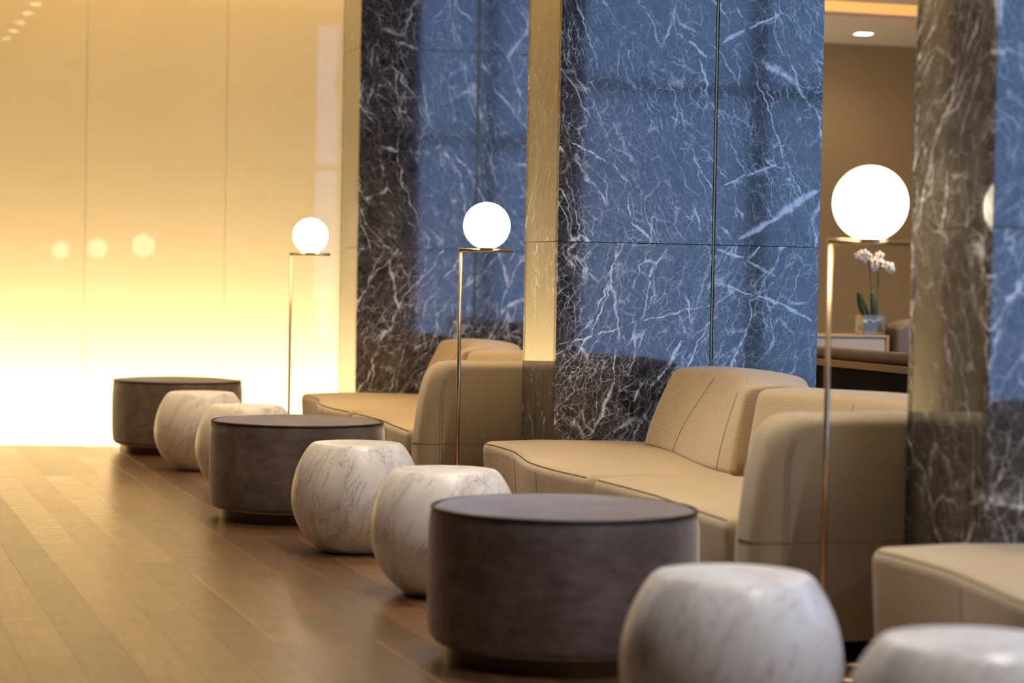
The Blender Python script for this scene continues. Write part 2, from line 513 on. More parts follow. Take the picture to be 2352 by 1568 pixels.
# floor: a sub-floor with single planks on it, ending at a sunken light trough before the glossy wall
bm = bmesh.new()
def poly_prism(bm, pts, z0, z1):
    lo = [bm.verts.new((x, y, z0)) for x, y in pts]
    hi = [bm.verts.new((x, y, z1)) for x, y in pts]
    bm.faces.new(lo[::-1]); bm.faces.new(hi)
    n = len(pts)
    for i in range(n):
        j = (i + 1) % n
        bm.faces.new((lo[i], lo[j], hi[j], hi[i]))
poly_prism(bm, [(HALL_L, -5), (HALL_R, -5), (HALL_R, WALL_T), (5.4, WALL_T), (5.4, edge_t(5.4)), (HALL_L, edge_t(HALL_L))], -0.36, -0.014)
floor = struct(mesh_obj('floor', bm, M['wood']), 'dark walnut plank floor with warm glare')
PW = 0.16
PX0 = 0.91 - 12 * PW
random.seed(4)
plank_cache = {}
def plank(x, y0, y1, cut):
    g = 0.0003; b = 0.0006
    bm = bmesh.new()
    L = y1 - y0
    ya, yb = (edge_t(x) - y0, edge_t(x + PW) - y0) if cut else (L - 0.0002, L - 0.0002)
    key = None if cut else round(L, 3)
    if key is not None and key in plank_cache:
        bm.free()
        o = link(bpy.data.objects.new('plank', plank_cache[key]))
    else:
        lo = [bm.verts.new(p) for p in ((g, 0.0002, -0.014), (PW - g, 0.0002, -0.014), (PW - g, yb, -0.014), (g, ya, -0.014))]
        mi = [bm.verts.new(p) for p in ((g, 0.0002, -b), (PW - g, 0.0002, -b), (PW - g, yb, -b), (g, ya, -b))]
        hi = [bm.verts.new(p) for p in ((g + b, 0.0002, 0), (PW - g - b, 0.0002, 0), (PW - g - b, yb, 0), (g + b, ya, 0))]
        bm.faces.new(hi)
        for a, c in ((lo, mi), (mi, hi)):
            for i in range(4):
                j = (i + 1) % 4
                bm.faces.new((a[i], a[j], c[j], c[i]))
        o = mesh_obj('plank', bm, M['wood'])
        if key is not None: plank_cache[key] = o.data
    o.location = (x, y0, 0)
    o.parent = floor
    return o
n_pl = 0
for i in range(34):
    x = PX0 + i * PW
    y = 2.6 - random.random() * 1.6
    while True:
        L = random.choice((1.5, 1.8, 2.1, 2.4))
        end = edge_t(x)
        if y + L > end - 0.5:
            plank(x, y, end, True); n_pl += 1
            break
        plank(x, y, y + L, False); n_pl += 1
        y += L

# sunken trough floor
bm = bmesh.new()
poly_prism(bm, [(HALL_L, edge_t(HALL_L)), (5.4, edge_t(5.4)), (5.4, WALL_T), (HALL_L, WALL_T)], -0.36, -0.30)
trough = struct(mesh_obj('floor_light_trough', bm, M['white_paint']), 'white sunken light trough at the foot of the glowing wall')
# led profiles: one hidden under the floor edge, one at the foot of the wall
def led_line(name, pts, w, h, mat, up, label, n=14):
    root = empty(name, pts[0])
    a, b = Vector(pts[0]), Vector(pts[1])
    d = (b - a); L = d.length; d.normalize()
    side = d.cross(Vector(up)).normalized() ; upv = Vector(up).normalized()
    o0 = Vector(pts[0])
    bm = bmesh.new()
    for (s0, s1, u0, u1) in ((-w / 2 - 0.004, -w / 2, 0, h + 0.006), (w / 2, w / 2 + 0.004, 0, h + 0.006), (-w / 2, w / 2, 0, 0.004)):
        vs = []
        for l in (0, L):
            for (s, u) in ((s0, u0), (s1, u0), (s1, u1), (s0, u1)):
                vs.append(bm.verts.new(d * l + side * s + upv * u))
        for f in ((0, 1, 2, 3), (7, 6, 5, 4), (0, 4, 5, 1), (1, 5, 6, 2), (2, 6, 7, 3), (3, 7, 4, 0)):
            bm.faces.new([vs[k] for k in f])
    bmesh.ops.recalc_face_normals(bm, faces=bm.faces)
    mesh_obj('housing', bm, M['white_paint'], root)
    bm = bmesh.new()
    prev = None
    for i in range(n + 1):
        l = L * i / n
        cur = (bm.verts.new(d * l - side * w / 2 + upv * h), bm.verts.new(d * l + side * w / 2 + upv * h))
        if prev: bm.faces.new((prev[0], prev[1], cur[1], cur[0]))
        prev = cur
    bm.normal_update()
    if bm.faces[:][0].normal.dot(upv) < 0: bmesh.ops.reverse_faces(bm, faces=bm.faces[:])
    mesh_obj('diffuser', bm, mat, root)
    tag(root, label, 'light strip')
    return root
led_line('light_strip', [(HALL_L + 0.6, 17.10, -0.30), (5.3, 17.10, -0.30)], 0.10, 0.02, M['led'], (0, 0.45, 1.0), 'warm linear light in the trough at the foot of the glossy wall')
# glossy back wall: panels on a carrier
wall_back = struct(box('wall_back', HALL_L, 5.4, WALL_T + 0.02, WALL_T + 0.2, -0.36, 6.2, M['white_paint']), 'glossy cream wall washed by light from below')
xs = [HALL_L + 0.001]
x = 1.965 - 4 * 1.083
while x < 5.4:
    if x > HALL_L + 0.2: xs.append(x)
    x += 1.083
xs.append(5.399)
for a, b in zip(xs, xs[1:]):
    box('gloss_panel', a + 0.0014, b - 0.0014, WALL_T, WALL_T + 0.02, -0.30, 6.2, M['panel'], wall_back, (0.002, 2))
wall_left = struct(box('wall_left', HALL_L - 0.2, HALL_L, -5, WALL_T + 0.2, -0.2, 6.2, M['dark_wall']), 'dark brown side wall')
struct(box('wall_front', HALL_L, 4.0, -5.2, -5, 0, 6.2, M['dark_wall']), 'dark wall behind the camera')
struct(box('wall_inner', 4.0, 4.2, -5, 2.0, 0, 6.2, M['dark_wall']), 'dark return wall beside the window')
bm = bmesh.new()
bm_box(bm, HALL_R, HALL_R + 0.2, 1.8, 2.6, -0.1, 6.2); bm_box(bm, HALL_R, HALL_R + 0.2, 9.5, WALL_T + 0.2, -0.1, 6.2)
bm_box(bm, HALL_R, HALL_R + 0.2, 2.6, 9.5, -0.1, 0.3); bm_box(bm, HALL_R, HALL_R + 0.2, 2.6, 9.5, 4.8, 6.2)
struct(mesh_obj('wall_right', bm, M['beige_paint']), 'beige right wall of the rear lounge')
win2 = struct(empty('window_2', (HALL_R + 0.1, 2.6, 0.3)), 'wide daylight window in the right wall behind the row')
bm = bmesh.new()
bm_box(bm, -0.04, 0.04, 0, 6.9, 0, 0.07); bm_box(bm, -0.04, 0.04, 0, 6.9, 4.43, 4.5)
for ym in (0.04, 2.3, 4.6, 6.86): bm_box(bm, -0.04, 0.04, ym - 0.04, ym + 0.04, 0.07, 4.43)
mesh_obj('window_frame', bm, M['frame'], win2)
for ya_, yb_ in ((0.08, 2.26), (2.34, 4.56), (4.64, 6.82)): box('pane', -0.004, 0.004, ya_, yb_, 0.07, 4.43, M['glass'], win2)
struct(box('wall_rear_lounge', 5.4, HALL_R, WALL_T + 0.02, WALL_T + 0.2, -0.1, 6.2, M['beige_paint']), 'plain beige end wall of the rear lounge')
# window wall at Y = 2 (lights the row from behind on the right)
WX0, WX1, WZ0, WZ1 = 4.4, 9.3, 0.10, 4.95
bm = bmesh.new()
bm_box(bm, 4.2, WX0, 1.8, 2.0, 0, 6.2); bm_box(bm, WX1, HALL_R, 1.8, 2.0, 0, 6.2)
bm_box(bm, WX0, WX1, 1.8, 2.0, 0, WZ0); bm_box(bm, WX0, WX1, 1.8, 2.0, WZ1, 6.2)
struct(mesh_obj('wall_window', bm, M['dark_wall']), 'dark wall around the tall window')
win = struct(empty('window_1', (WX0, 1.9, WZ0)), 'tall daylight window with dark mullion and transom')
bm = bmesh.new()
bm_box(bm, 0, WX1 - WX0, -0.04, 0.04, 0, 0.08); bm_box(bm, 0, WX1 - WX0, -0.04, 0.04, WZ1 - WZ0 - 0.08, WZ1 - WZ0)
bm_box(bm, 0, 0.08, -0.04, 0.04, 0.08, WZ1 - WZ0 - 0.08); bm_box(bm, WX1 - WX0 - 0.08, WX1 - WX0, -0.04, 0.04, 0.08, WZ1 - WZ0 - 0.08)
mesh_obj('window_frame', bm, M['frame'], win)
mx = 7.52 - WX0
box('mullion', mx - 0.065, mx + 0.065, -0.04, 0.04, 0.08, WZ1 - WZ0 - 0.08, M['frame'], win)
tz = 2.75 - WZ0
box('transom', 0.08, mx - 0.065, -0.035, 0.035, tz - 0.04, tz + 0.04, M['frame'], win)
box('transom', mx + 0.065, WX1 - WX0 - 0.08, -0.035, 0.035, tz - 0.06, tz + 0.06, M['frame'], win)
for (a, b) in ((0.08, mx - 0.065), (mx + 0.065, WX1 - WX0 - 0.08)):
    for (c, d) in ((0.08, tz - 0.06), (tz + 0.06, WZ1 - WZ0 - 0.08)):
        box('pane', a, b, -0.004, 0.004, c, d, M['glass'], win)
# ceilings
struct(box('ceiling', HALL_L, 3.1, -5, 17.2, HALL_C, HALL_C + 0.15, M['ceiling']), 'pale ceiling of the hall')
struct(box('ceiling_upper', HALL_L, HALL_R, -5, WALL_T + 0.2, 6.2, 6.35, M['ceiling']), 'high ceiling over the pillars')
struct(box('trim_bulkhead', 3.0, 3.1, -5, 17.2, HALL_C + 0.15, 6.2, M['ceiling']), 'bulkhead above the edge of the hall ceiling')
struct(box('ceiling_added_blocker', 3.1, 5.4, 14.4, 17.2, HALL_C, HALL_C + 0.15, M['ceiling']), 'unseen ceiling piece added by the glossy wall to block a streak on the floor')  # unseen, added to keep a bright mirrored streak off the floor
# wall washer in the slot between hall ceiling and glossy wall
led_line('light_strip', [(HALL_L + 0.1, 17.22, 3.95), (5.3, 17.22, 3.95)], 0.08, 0.015, M['led_top'], (0, 0.75, -1.0), 'amber linear wall washer in the ceiling slot above the glossy wall')
# rear lounge dropped ceiling with golden slot
SC = 3.2
struct(box('ceiling_rear_near_wall', 5.41, HALL_R, 15.9, WALL_T + 0.02, SC, SC + 0.12, M['ceiling']), 'dropped ceiling strip along the beige wall')
struct(box('ceiling_rear', 5.41, HALL_R, 10.8, 15.0, SC, SC + 0.12, M['ceiling']), 'dropped ceiling panel of the rear lounge')
struct(box('ceiling_slot', 5.41, HALL_R, 15.0, 15.9, SC + 0.06, SC + 0.1, M['ceiling']), 'recess above the golden light slot')
led_line('light_strip', [(5.45, 15.45, SC + 0.058), (HALL_R - 0.1, 15.45, SC + 0.058)], 0.82, 0.02, M['led_gold'], (0, 0, -1), 'golden light slot in the ceiling of the rear lounge', 6)

# ------------------------------------------------------------------ pillars
PC0, PC1, PTH, PER = 3.2, 4.49, 0.50, 3.96
P_NEAR = [5.77, 9.73, 13.69]
ZJ = [0.0, 0.09, 1.33, 2.57, 3.81, 5.05, 6.2]
def pillar(t0, label):
    root = empty('marble_pillar', ((PC0 + PC1) / 2, t0 + PTH / 2, 0))
    ox, oy = root.location.x, root.location.y
    def b(name, x0, x1, y0, y1, z0, z1, mat, bev=None):
        return box(name, x0 - ox, x1 - ox, y0 - oy, y1 - oy, z0, z1, mat, root, bev)
    T = 0.03
    b('core', PC0 + T, PC1 - T, t0 + T, t0 + PTH - T, 0, 6.195, M['core'])
    j = PC0 + 0.756
    for z0, z1 in zip(ZJ, ZJ[1:]):
        z1 -= 0.002
        e = 0.0012
        for y0, y1 in ((t0, t0 + T), (t0 + PTH - T, t0 + PTH)):
            mm = M['marble_bold'] if (y0 == t0 and t0 == P_NEAR[1] and z0 < 2.5) else M['marble']
            b('marble_slab', PC0, j - 0.007, y0, y1, z0, z1, mm, (e, 1))
            b('marble_slab', j + 0.007, PC1, y0, y1, z0, z1, mm, (e, 1))
        b('marble_slab', PC0, PC0 + T, t0 + T + 0.001, t0 + PTH - T - 0.001, z0, z1, M['marble_side'], (e, 1))
        b('marble_slab', PC1 - T, PC1, t0 + T + 0.001, t0 + PTH - T - 0.001, z0, z1, M['marble'], (e, 1))
    b('brass_strip', j - 0.0035, j + 0.0035, t0 + 0.001, t0 + T, 0, 6.19, M['brass_dark'])
    b('brass_strip', j - 0.0035, j + 0.0035, t0 + PTH - T, t0 + PTH - 0.001, 0, 6.19, M['brass_dark'])
    tag(root, label, 'pillar', 'dark marble pillars along the hall')
    return root
pillar(P_NEAR[0], 'dark marble pillar at the right edge, nearest and most blurred, beside the nearest lamp')
pillar(P_NEAR[1], 'dark blue-reflecting marble pillar with white veins in the middle, in sharp focus')
pillar(P_NEAR[2], 'farthest dark marble pillar, beside the glowing wall and behind the far sofa')

# ------------------------------------------------------------------ sofas (built for the bay between nearest and middle pillar)
OX, OY = 3.30, 7.95
FRONT = [(6.40, 2.69), (6.9, 2.725), (7.3, 2.76), (7.9, 2.75), (8.3, 2.725), (8.65, 2.735), (8.95, 2.79), (9.2, 2.835), (9.45, 2.85), (9.70, 2.84)]
BACKB = [(6.40, 3.33), (7.5, 3.36), (7.9, 3.34), (8.2, 3.35), (8.6, 3.42), (9.0, 3.50), (9.25, 3.53), (9.45, 3.53)]
BACKT = [(6.40, 3.40), (7.4, 3.40), (7.9, 3.38), (8.1, 3.42), (8.35, 3.52), (8.6, 3.62), (8.9, 3.69), (9.1, 3.70), (9.45, 3.655)]
def loft(name, rings, mat, parent, bev, smooth=True, sharp=None):
    bm = bmesh.new()
    vr = [[bm.verts.new(p) for p in r] for r in rings]
    n = len(vr[0])
    for a, b in zip(vr, vr[1:]):
        for i in range(n):
            j = (i + 1) % n
            bm.faces.new((a[i], a[j], b[j], b[i]))
    bm.faces.new(vr[0][::-1]); bm.faces.new(vr[-1])
    bmesh.ops.recalc_face_normals(bm, faces=bm.faces)
    return mesh_obj(name, bm, mat, parent, smooth, bev, None, sharp)
def frange(a, b, n): return [a + (b - a) * i / (n - 1) for i in range(n)]
def L3(x, y, z): return (x - OX, y - OY, z)
def round_poly(pts, seg=6):
    """pts: (x, z, r) -> list of (x, z) with the corners rounded"""
    out = []
    n = len(pts)
    for i, (x, z, r) in enumerate(pts):
        if r <= 0: out.append((x, z)); continue
        P = Vector((x, z)); A = Vector(pts[i - 1][:2]) - P; B = Vector(pts[(i + 1) % n][:2]) - P
        ra, rb = min(r, A.length * 0.6), min(r, B.length * 0.6)
        p0, p2 = P + A.normalized() * ra, P + B.normalized() * rb
        for k in range(seg + 1):
            u = k / seg
            q = p0 * (1 - u) ** 2 + P * 2 * u * (1 - u) + p2 * u * u
            out.append((q.x, q.y))
    return out
def stations(t0, t1, n, r0, r1):
    """(t, inset) pairs: rounded ends of radius r0 / r1"""
    st = []
    for k in range(6):
        ph = math.pi / 2 * k / 6
        st.append((t0 + r0 * (1 - math.cos(ph)), r0 * (1 - math.sin(ph))))
    st += [(t, 0.0) for t in frange(t0 + r0, t1 - r1, n)]
    for k in range(5, -1, -1):
        ph = math.pi / 2 * k / 6
        st.append((t1 - r1 * (1 - math.cos(ph)), r1 * (1 - math.sin(ph))))
    return st
def cf(t, z):   # front face of the seat (slightly under-cut)
    return interp(FRONT, t) + (0.43 - z) * 0.06
def seat_mod(root, t0, t1, n, r0, r1):
    rings = []
    for t, i in stations(t0, t1, n, r0, r1):
        b = interp(BACKB, t) + 0.10
        prof = round_poly([(cf(t, 0.07) + i, 0.07, 0.015), (cf(t, 0.25) + i, 0.25, 0), (cf(t, 0.43) + i, 0.43 - i, 0.042), (cf(t, .43) + 0.25, 0.438 - i, 0), (b - 0.15, 0.432 - i, 0), (b, 0.425 - i, 0), (b, 0.07, 0)])
        rings.append([L3(x, t, z) for x, z in prof])
    return loft('seat', rings, M['fabric'], root, None)
def back_x(t, z, zz):
    b, tp = interp(BACKB, t), interp(BACKT, t)
    u = min(1.0, max(0.0, (z - 0.41) / (zz - 0.41)))
    return b - 0.012 + (tp - b + 0.012) * (0.35 * u + 0.65 * u * u * (1.6 - 0.6 * u))
def back_zt(t, zt=0.77): return zt + 0.010 * math.sin((t - 8.4) * 3.0)
def back_mod(root, t0, t1, n, r0, r1):
    rings = []
    for t, i in stations(t0, t1, n, r0, r1):
        b, tp = interp(BACKB, t), interp(BACKT, t)
        rear = tp + 0.30 if tp < 3.6 else 3.90 + (tp - 3.6) * 0.4
        zz = back_zt(t)
        fr = [(back_x(t, z, zz) + i, z, 0) for z in frange(0.41, zz - 0.05, 8)]
        prof = round_poly(fr + [(tp + i, zz - i * 0.8, 0.036), ((tp + rear) / 2, zz + 0.012 - i * 0.8, 0), (rear - i, zz - i * 0.8, 0.05), (rear + 0.06 - i, 0.40, 0), (rear + 0.06 - i, 0.07, 0), (b + 0.16, 0.07, 0), (b + 0.16, 0.41, 0)])
        rings.append([L3(x, t, z) for x, z in prof])
    return loft('backrest', rings, M['fabric'], root, None)
def back_front_pt(t, z, out=0.0010): return L3(back_x(t, z, back_zt(t)) - out, t, z)
def make_sofa():
    root = empty('sofa', (OX, OY, 0))
    for (t0, t1, r0, r1) in ((7.955, 9.70, 0.03, 0.05), (6.47, 7.94, 0.03, 0.07)):
        s = seat_mod(root, t0, t1, 34, r0, r1)
        seams = [9.12, 8.52] if t0 > 7 else [7.12]
        for ts in seams:
            pts = [L3(cf(ts, z) - 0.0006, ts, z) for z in frange(0.09, 0.39, 8)]
            pts += [L3(cf(ts, .43) + 0.0102, ts, 0.4202), L3(cf(ts, .43) + 0.042, ts, 0.4315)]
            tube('seam', pts, 0.0012, M['thread'], s, 6)
        pts = [L3(cf(t, .43) + 0.0100, t, 0.4205) for t in frange(t0 + r0, t1 - r1, 50)]
        tube('seam', pts, 0.0012, M['thread'], s, 6)
    for (t0, t1, r0, r1) in ((7.965, 9.45, 0.02, 0.035), (6.47, 7.90, 0.03, 0.09)):
        s = back_mod(root, t0, t1, 36, r0, r1)
        seams = [9.0, 8.12] if t0 > 7 else [7.05]
        for ts in seams:
            zz = back_zt(ts)
            pts = [back_front_pt(ts, z) for z in frange(0.42, zz - 0.034, 14)]
            q = pts[-1]
            pts.append((interp(BACKT, ts) + 0.0075 - OX, q[1], zz - 0.0085))
            tube('seam', pts, 0.0011, M['thread'], s, 6)
        for dx, dz in ((0.0075, -0.0085), (0.030, 0.0012)):
            pts = [L3(interp(BACKT, t) + dx, t, back_zt(t) + dz) for t in frange(t0 + r0, t1 - r1, 60)]
            tube('seam', pts, 0.0010, M['thread'], s, 6)
    # arm against the far side of the nearer pillar
    t0, t1 = P_NEAR[0] + PTH + 0.004, 6.465
    rings = []
    for t, i in stations(t0, t1, 4, 0.055, 0.05):
        prof = round_poly([(2.700 + i, 0.07, 0.02), (2.705 + i, 0.38, 0), (2.730 + i, 0.58, 0), (2.775 + i, 0.762 - i * 0.7, 0.10), (3.2, 0.765 - i * 0.7, 0), (3.75, 0.765 - i * 0.7, 0), (3.75, 0.07, 0)], 10)
        rings.append([L3(x, t, z) for x, z in prof])
    arm = loft('armrest', rings, M['fabric_arm'], root, None)
    for xo in (0.0, 0.012):
        pts = [L3(2.80 + xo, t0 - 0.0006, z) for z in frange(0.09, 0.60, 12)] + [L3(2.812 + xo, t0 - 0.0006, 0.66), L3(2.835 + xo, t0 + 0.002, 0.70)]
        tube('seam', pts, 0.0011, M['thread'], arm, 6)
    pts = [L3(2.7045, t1 - 0.06, 0.375), L3(2.7045, t0 + 0.055, 0.375)] + [L3(2.705 + 0.055 * (1 - math.sin(p_)) - 0.0006, t0 + 0.055 * (1 - math.cos(p_)) - 0.0004, 0.375) for p_ in (1.2, 0.8, 0.4, 0.0)] + [L3(x, t0 - 0.0006, 0.375) for x in frange(2.80, 3.6, 10)]
    tube('seam', pts, 0.0011, M['thread'], arm, 6)
    box('plinth', 2.80 - OX, 3.85 - OX, 6.42 - OY, 9.62 - OY, 0.0, 0.085, M['black'], root)
    return root
sofa = make_sofa()
tag(sofa, 'beige woven sofa in sharp focus between the nearest and the middle pillar', 'sofa', 'beige sofas between the pillars')
s3 = copy_tree(sofa); s3.location.y = OY + PER
s3['label'] = 'far beige sofa with its armrest against the middle pillar, behind the second lamp'
s1 = copy_tree(sofa); s1.location.y = OY - PER; s1.location.x = OX - 0.03
s1['label'] = 'nearest beige sofa, only its blurred seat end showing at the lower right'

# ------------------------------------------------------------------ floor lamps
R = 0.109
def make_lamp():
    root = empty('floor_lamp', (0, 0, 0))
    zc = 1.398                       # globe centre
    zb = zc - R - 0.005              # bar axis
    sx = -0.118                      # stem offset from globe axis
    prof = [(R * math.sin(math.pi * i / 40), -R * math.cos(math.pi * i / 40)) for i in range(41)]
    prof[0] = (0, -R); prof[-1] = (0, R)
    g = lathe('globe', prof, M['globe'], root, 64, True, (0, 0, zc))
    tube('stem', [(sx, 0, 0.008), (sx, 0, zb - 0.008)], 0.0085, M['brass'], root, 16)
    tube('arm', [(sx - 0.0085, 0, zb), (0.125, 0, zb)], 0.0085, M['brass'], root, 16)
    lathe('holder', [(0.022, -0.006), (0.034, 0.0), (0.036, 0.006), (0.030, 0.010)], M['brass_dark'], root, 32, True, (0, 0, zb + 0.007))
    rr = 0.150
    tube('base_ring', [(rr * math.cos(2 * math.pi * i / 64) + sx + rr, rr * math.sin(2 * math.pi * i / 64), 0.009) for i in range(64)], 0.009, M['brass'], root, 10, True)
    return root
lamp = make_lamp()
lamp_xy = []
for (px, D) in ((1998, 170.5), (1119, 108.5), (715, 80.5)):
    Z = FPX * 2 * R / D
    X = (px - 3 - 1176) / FPX * Z
    lamp_xy.append((X * _c + Z * _s, Z * _c - X * _s))
lab = ['large blurred brass floor lamp with lit globe in front of the nearest pillar',
       'brass floor lamp with lit globe standing by the middle pillar and the far sofa armrest',
       'farthest and smallest brass floor lamp with lit globe before the glowing wall']
lamps = [lamp, copy_tree(lamp), copy_tree(lamp)]
for l, (x, y), s in zip(lamps, lamp_xy, lab):
    l.location = (x, y, 0)
    l.rotation_euler.z = -YAW * 0.55
    tag(l, s, 'floor lamp', 'globe floor lamps')

# ------------------------------------------------------------------ ottomans
def make_ottoman():
    root = empty('ottoman', (0, 0, 0))
    r = 0.415
    prof = [(0, 0.048), (r - 0.05, 0.048), (r - 0.02, 0.055), (r - 0.006, 0.075), (r, 0.11), (r + 0.002, 0.2), (r + 0.002, 0.30), (r, 0.40), (r - 0.004, 0.44), (r - 0.010, 0.456)]
    b = lathe('body', prof, M['velvet'], root, 96)
    prof = [(r - 0.014, 0.455), (r - 0.03, 0.464), (r - 0.10, 0.472), (r - 0.22, 0.478), (0, 0.480)]
    lathe('top_cushion', prof, M['velvet'], root, 96)
    rp = r - 0.009
    tube('piping', [(rp * math.cos(2 * math.pi * i / 96), rp * math.sin(2 * math.pi * i / 96), 0.458) for i in range(96)], 0.0055, M['piping'], root, 8, True)
    lathe('base', [(0.365, 0.0), (0.365, 0.05)], M['steel'], root, 96)
    return root
ott = make_ottoman()
def at(px, Z):
    py = HOR + 0.93 * FPX / Z          # about half the height of the thing
    X = (px + ROLL * (py - HOR) - 1176) / FPX * Z
    return (X * _c + Z * _s, Z * _c - X * _s)
otts = [(at(1293, 6.93), 'big blurred taupe velvet ottoman in the foreground, between two pairs of marble tables'),
        (at(681, 10.78), 'taupe velvet ottoman in the middle of the row, hiding part of a marble table'),
        (at(406, 14.60), 'farthest brown velvet ottoman, dark against the glowing wall')]
for i, (p, s) in enumerate(otts):
    o = ott if i == 0 else copy_tree(ott)
    o.location = (p[0], p[1], 0)
    o.rotation_euler.z = i * 1.3
    tag(o, s, 'ottoman', 'round velvet ottomans')

# ------------------------------------------------------------------ marble drum tables (truncated globes)
def make_ball():
    a, hz = 0.272, 0.228
    prof = []
    lo, hi_ = math.acos(0.135 / a), math.acos(0.188 / a)
    N = 40
    for i in range(N + 1):
        f = -lo + (lo + hi_) * i / N
        prof.append((a * math.cos(f), hz + (hz / math.sin(lo) if f < 0 else hz / math.sin(hi_)) * math.sin(f)))
    rb = prof[0][0]
    # tiny rounded rims
    rt = prof[-1][0]
    prof = [(0, 0.0), (rb - 0.006, 0.0)] + [(rb, 0.0015)] + prof[1:-1] + [(rt - 0.003, 2 * hz - 0.0015), (rt - 0.009, 2 * hz)] + [(rt * 0.5, 2 * hz), (0, 2 * hz)]
    return lathe('marble_side_table', prof, M['white_marble'], None, 96)
ball = make_ball()
balls = [(at(460, 13.30), 'farthest white marble globe side table, next to the farthest ottoman'),
         (at(565, 12.05), 'white marble globe side table partly hidden behind the middle ottoman'),
         (at(817, 9.50), 'white marble globe side table with grey veins standing in front of the middle ottoman'),
         (at(1021, 8.27), 'white marble globe side table partly hidden behind the big foreground ottoman'),
         (at(1681, 5.47), 'large blurred white marble globe side table in front of the big foreground ottoman'),
         (at(2240, 4.50), 'white marble globe side table cut off by the lower right corner')]
for i, (p, s) in enumerate(balls):
    o = ball if i == 0 else link(ball.copy())
    o.location = (p[0], p[1], 0)
    tag(o, s, 'side table', 'white marble globe tables')

# ------------------------------------------------------------------ downlights
def downlight(x, y, z, label, grp, watts=0.0, size=0.09, cone=105, tone=(1.0, 0.74, 0.44), soft=0.06, lens='lens'):
    root = empty('downlight', (x, y, z))
    bm = bmesh.new()
    s, t = size / 2, 0.012
    for b_ in ((-s - t, -s, -s - t, s + t), (s, s + t, -s - t, s + t), (-s, s, -s - t, -s), (-s, s, s, s + t)):
        bm_box(bm, b_[0], b_[1], b_[2], b_[3], -0.006, 0.0)
    mesh_obj('trim_ring', bm, M['white_paint'], root)
    box('lens', -s, s, -s, s, -0.003, -0.001, M[lens], root)
    if watts:
        ld = bpy.data.lights.new('downlight_beam', 'SPOT')
        ld.energy = watts; ld.color = tone; ld.spot_size = math.radians(cone); ld.spot_blend = 0.8; ld.shadow_soft_size = soft
        lo = link(bpy.data.objects.new('downlight_beam', ld)); lo.parent = root; lo.location = (0, 0, -0.02)
    tag(root, label, 'downlight', grp)
ORD = ['first', 'second', 'third', 'fourth', 'fifth', 'sixth']
for k in range(6):
    downlight(1.90, 14.73 - 0.82 * k, HALL_C, ORD[k] + ' small square downlight from the glossy wall in the row mirrored there', 'hall ceiling downlights', 45)
for k, (x_, y_, w_) in enumerate(((2.7, 12.5, 290), (2.7, 10.75, 270), (2.6, 8.6, 370), (2.4, 7.0, 430), (2.45, 5.6, 200), (2.9, 3.6, 460))):  # unseen row added to brighten the seating; nearest ones stand in for daylight
    downlight(x_, y_, HALL_C, ORD[k] + ' unseen square downlight added above the seating, counted towards the camera', 'added seating downlights', w_, 0.09, 95, [(1.0, 0.75, 0.45), (1.0, 0.76, 0.47), (1.0, 0.83, 0.62), (1.0, 0.88, 0.74), (1.0, 0.95, 0.90), (1.0, 0.95, 0.92)][k], 0.30, 'lens_dim')
for k in range(3):  # unseen row added to throw side light onto the sofa fronts
    downlight(-0.6, 13.5 - 2.6 * k, HALL_C, ORD[k] + ' unseen square downlight from the glossy wall in the added left row', 'added left hall downlights', 95, lens='lens_dim')
lx, lz = 0, 0
a_ = (1970 - 1176) / FPX; m_ = (_c * a_ + _s) / (_c - _s * a_)
Zd = (SC - CAM_H) * FPX / (653 - 79)
yd = Zd / (_c + m_ * _s)
downlight(m_ * yd, yd, SC, 'single downlight in the dropped ceiling of the rear lounge', None, 20, 0.12, 150)
downlight(6.2, 11.35, SC, 'unseen downlight added in the dropped ceiling above the orchid', None, 260, 0.12, 150)  # added to warm the bench face and the vase
downlight(8.6, 13.2, SC, 'unseen downlight added in the dropped ceiling at the right of the rear lounge', None, 430, 0.12, 150)  # hidden light added to brighten the rear lounge more evenly

# ------------------------------------------------------------------ rear lounge furniture seen between the pillars
bench = empty('banquette_partition', (5.0, 10.6, 0))
box('panel', 0.0, 0.05, -1.3, 1.2, 0.0, 0.735, M['black'], bench)
M['oak'] = plain('oak_rail', (0.55, 0.34, 0.14), 0.4)
M['leather'] = plain('tan_leather', (0.30, 0.20, 0.13), 0.45)
M['lilac'] = plain('pale_beige_upholstery', (0.58, 0.47, 0.34), 0.8)
M['brown_up'] = plain('brown_upholstery', (0.20, 0.14, 0.10), 0.7)
box('rail', -0.02, 0.09, -1.3, 1.2, 0.735, 0.770, M['oak'], bench, (0.003, 2))
tube('bolster', [(0.035, y, 0.802) for y in frange(-1.29, 1.19, 24)], 0.032, M['leather'], bench, 14)
tag(bench, 'dark partition with oak rail and tan leather bolster behind the sofa', 'partition')
con = empty('lounge_bench', (5.75, 12.35, 0))
box('body', -0.63, 0.33, -0.14, 0.14, 0.0, 0.845, M['lilac'], con, (0.012, 3))
box('top_board', -0.63, 0.342, -0.145, 0.145, 0.845, 0.860, M['oak'], con, (0.003, 2))
box('end_post', 0.33, 0.352, -0.145, 0.145, 0.0, 0.858, M['oak'], con, (0.003, 2))
tag(con, 'pale upholstered bench back with wooden edge under the orchid', 'bench')
chair = empty('lounge_armchair', (6.39, 12.30, 0))
rings = []
for t in frange(-0.27, 0.27, 13):
    k = 0.5 - 0.5 * math.cos(math.pi * (t + 0.27) / 0.54 * 1.0)
    zt = 0.965 - 0.05 * abs(t / 0.27) ** 5
    rings.append([(t, -0.12, 0.30), (t, -0.16, zt - 0.02), (t, -0.10, zt), (t, 0.02, zt - 0.01), (t, 0.06, 0.30)])
loft('backrest', rings, M['brown_up'], chair, (0.02, 4, 35))
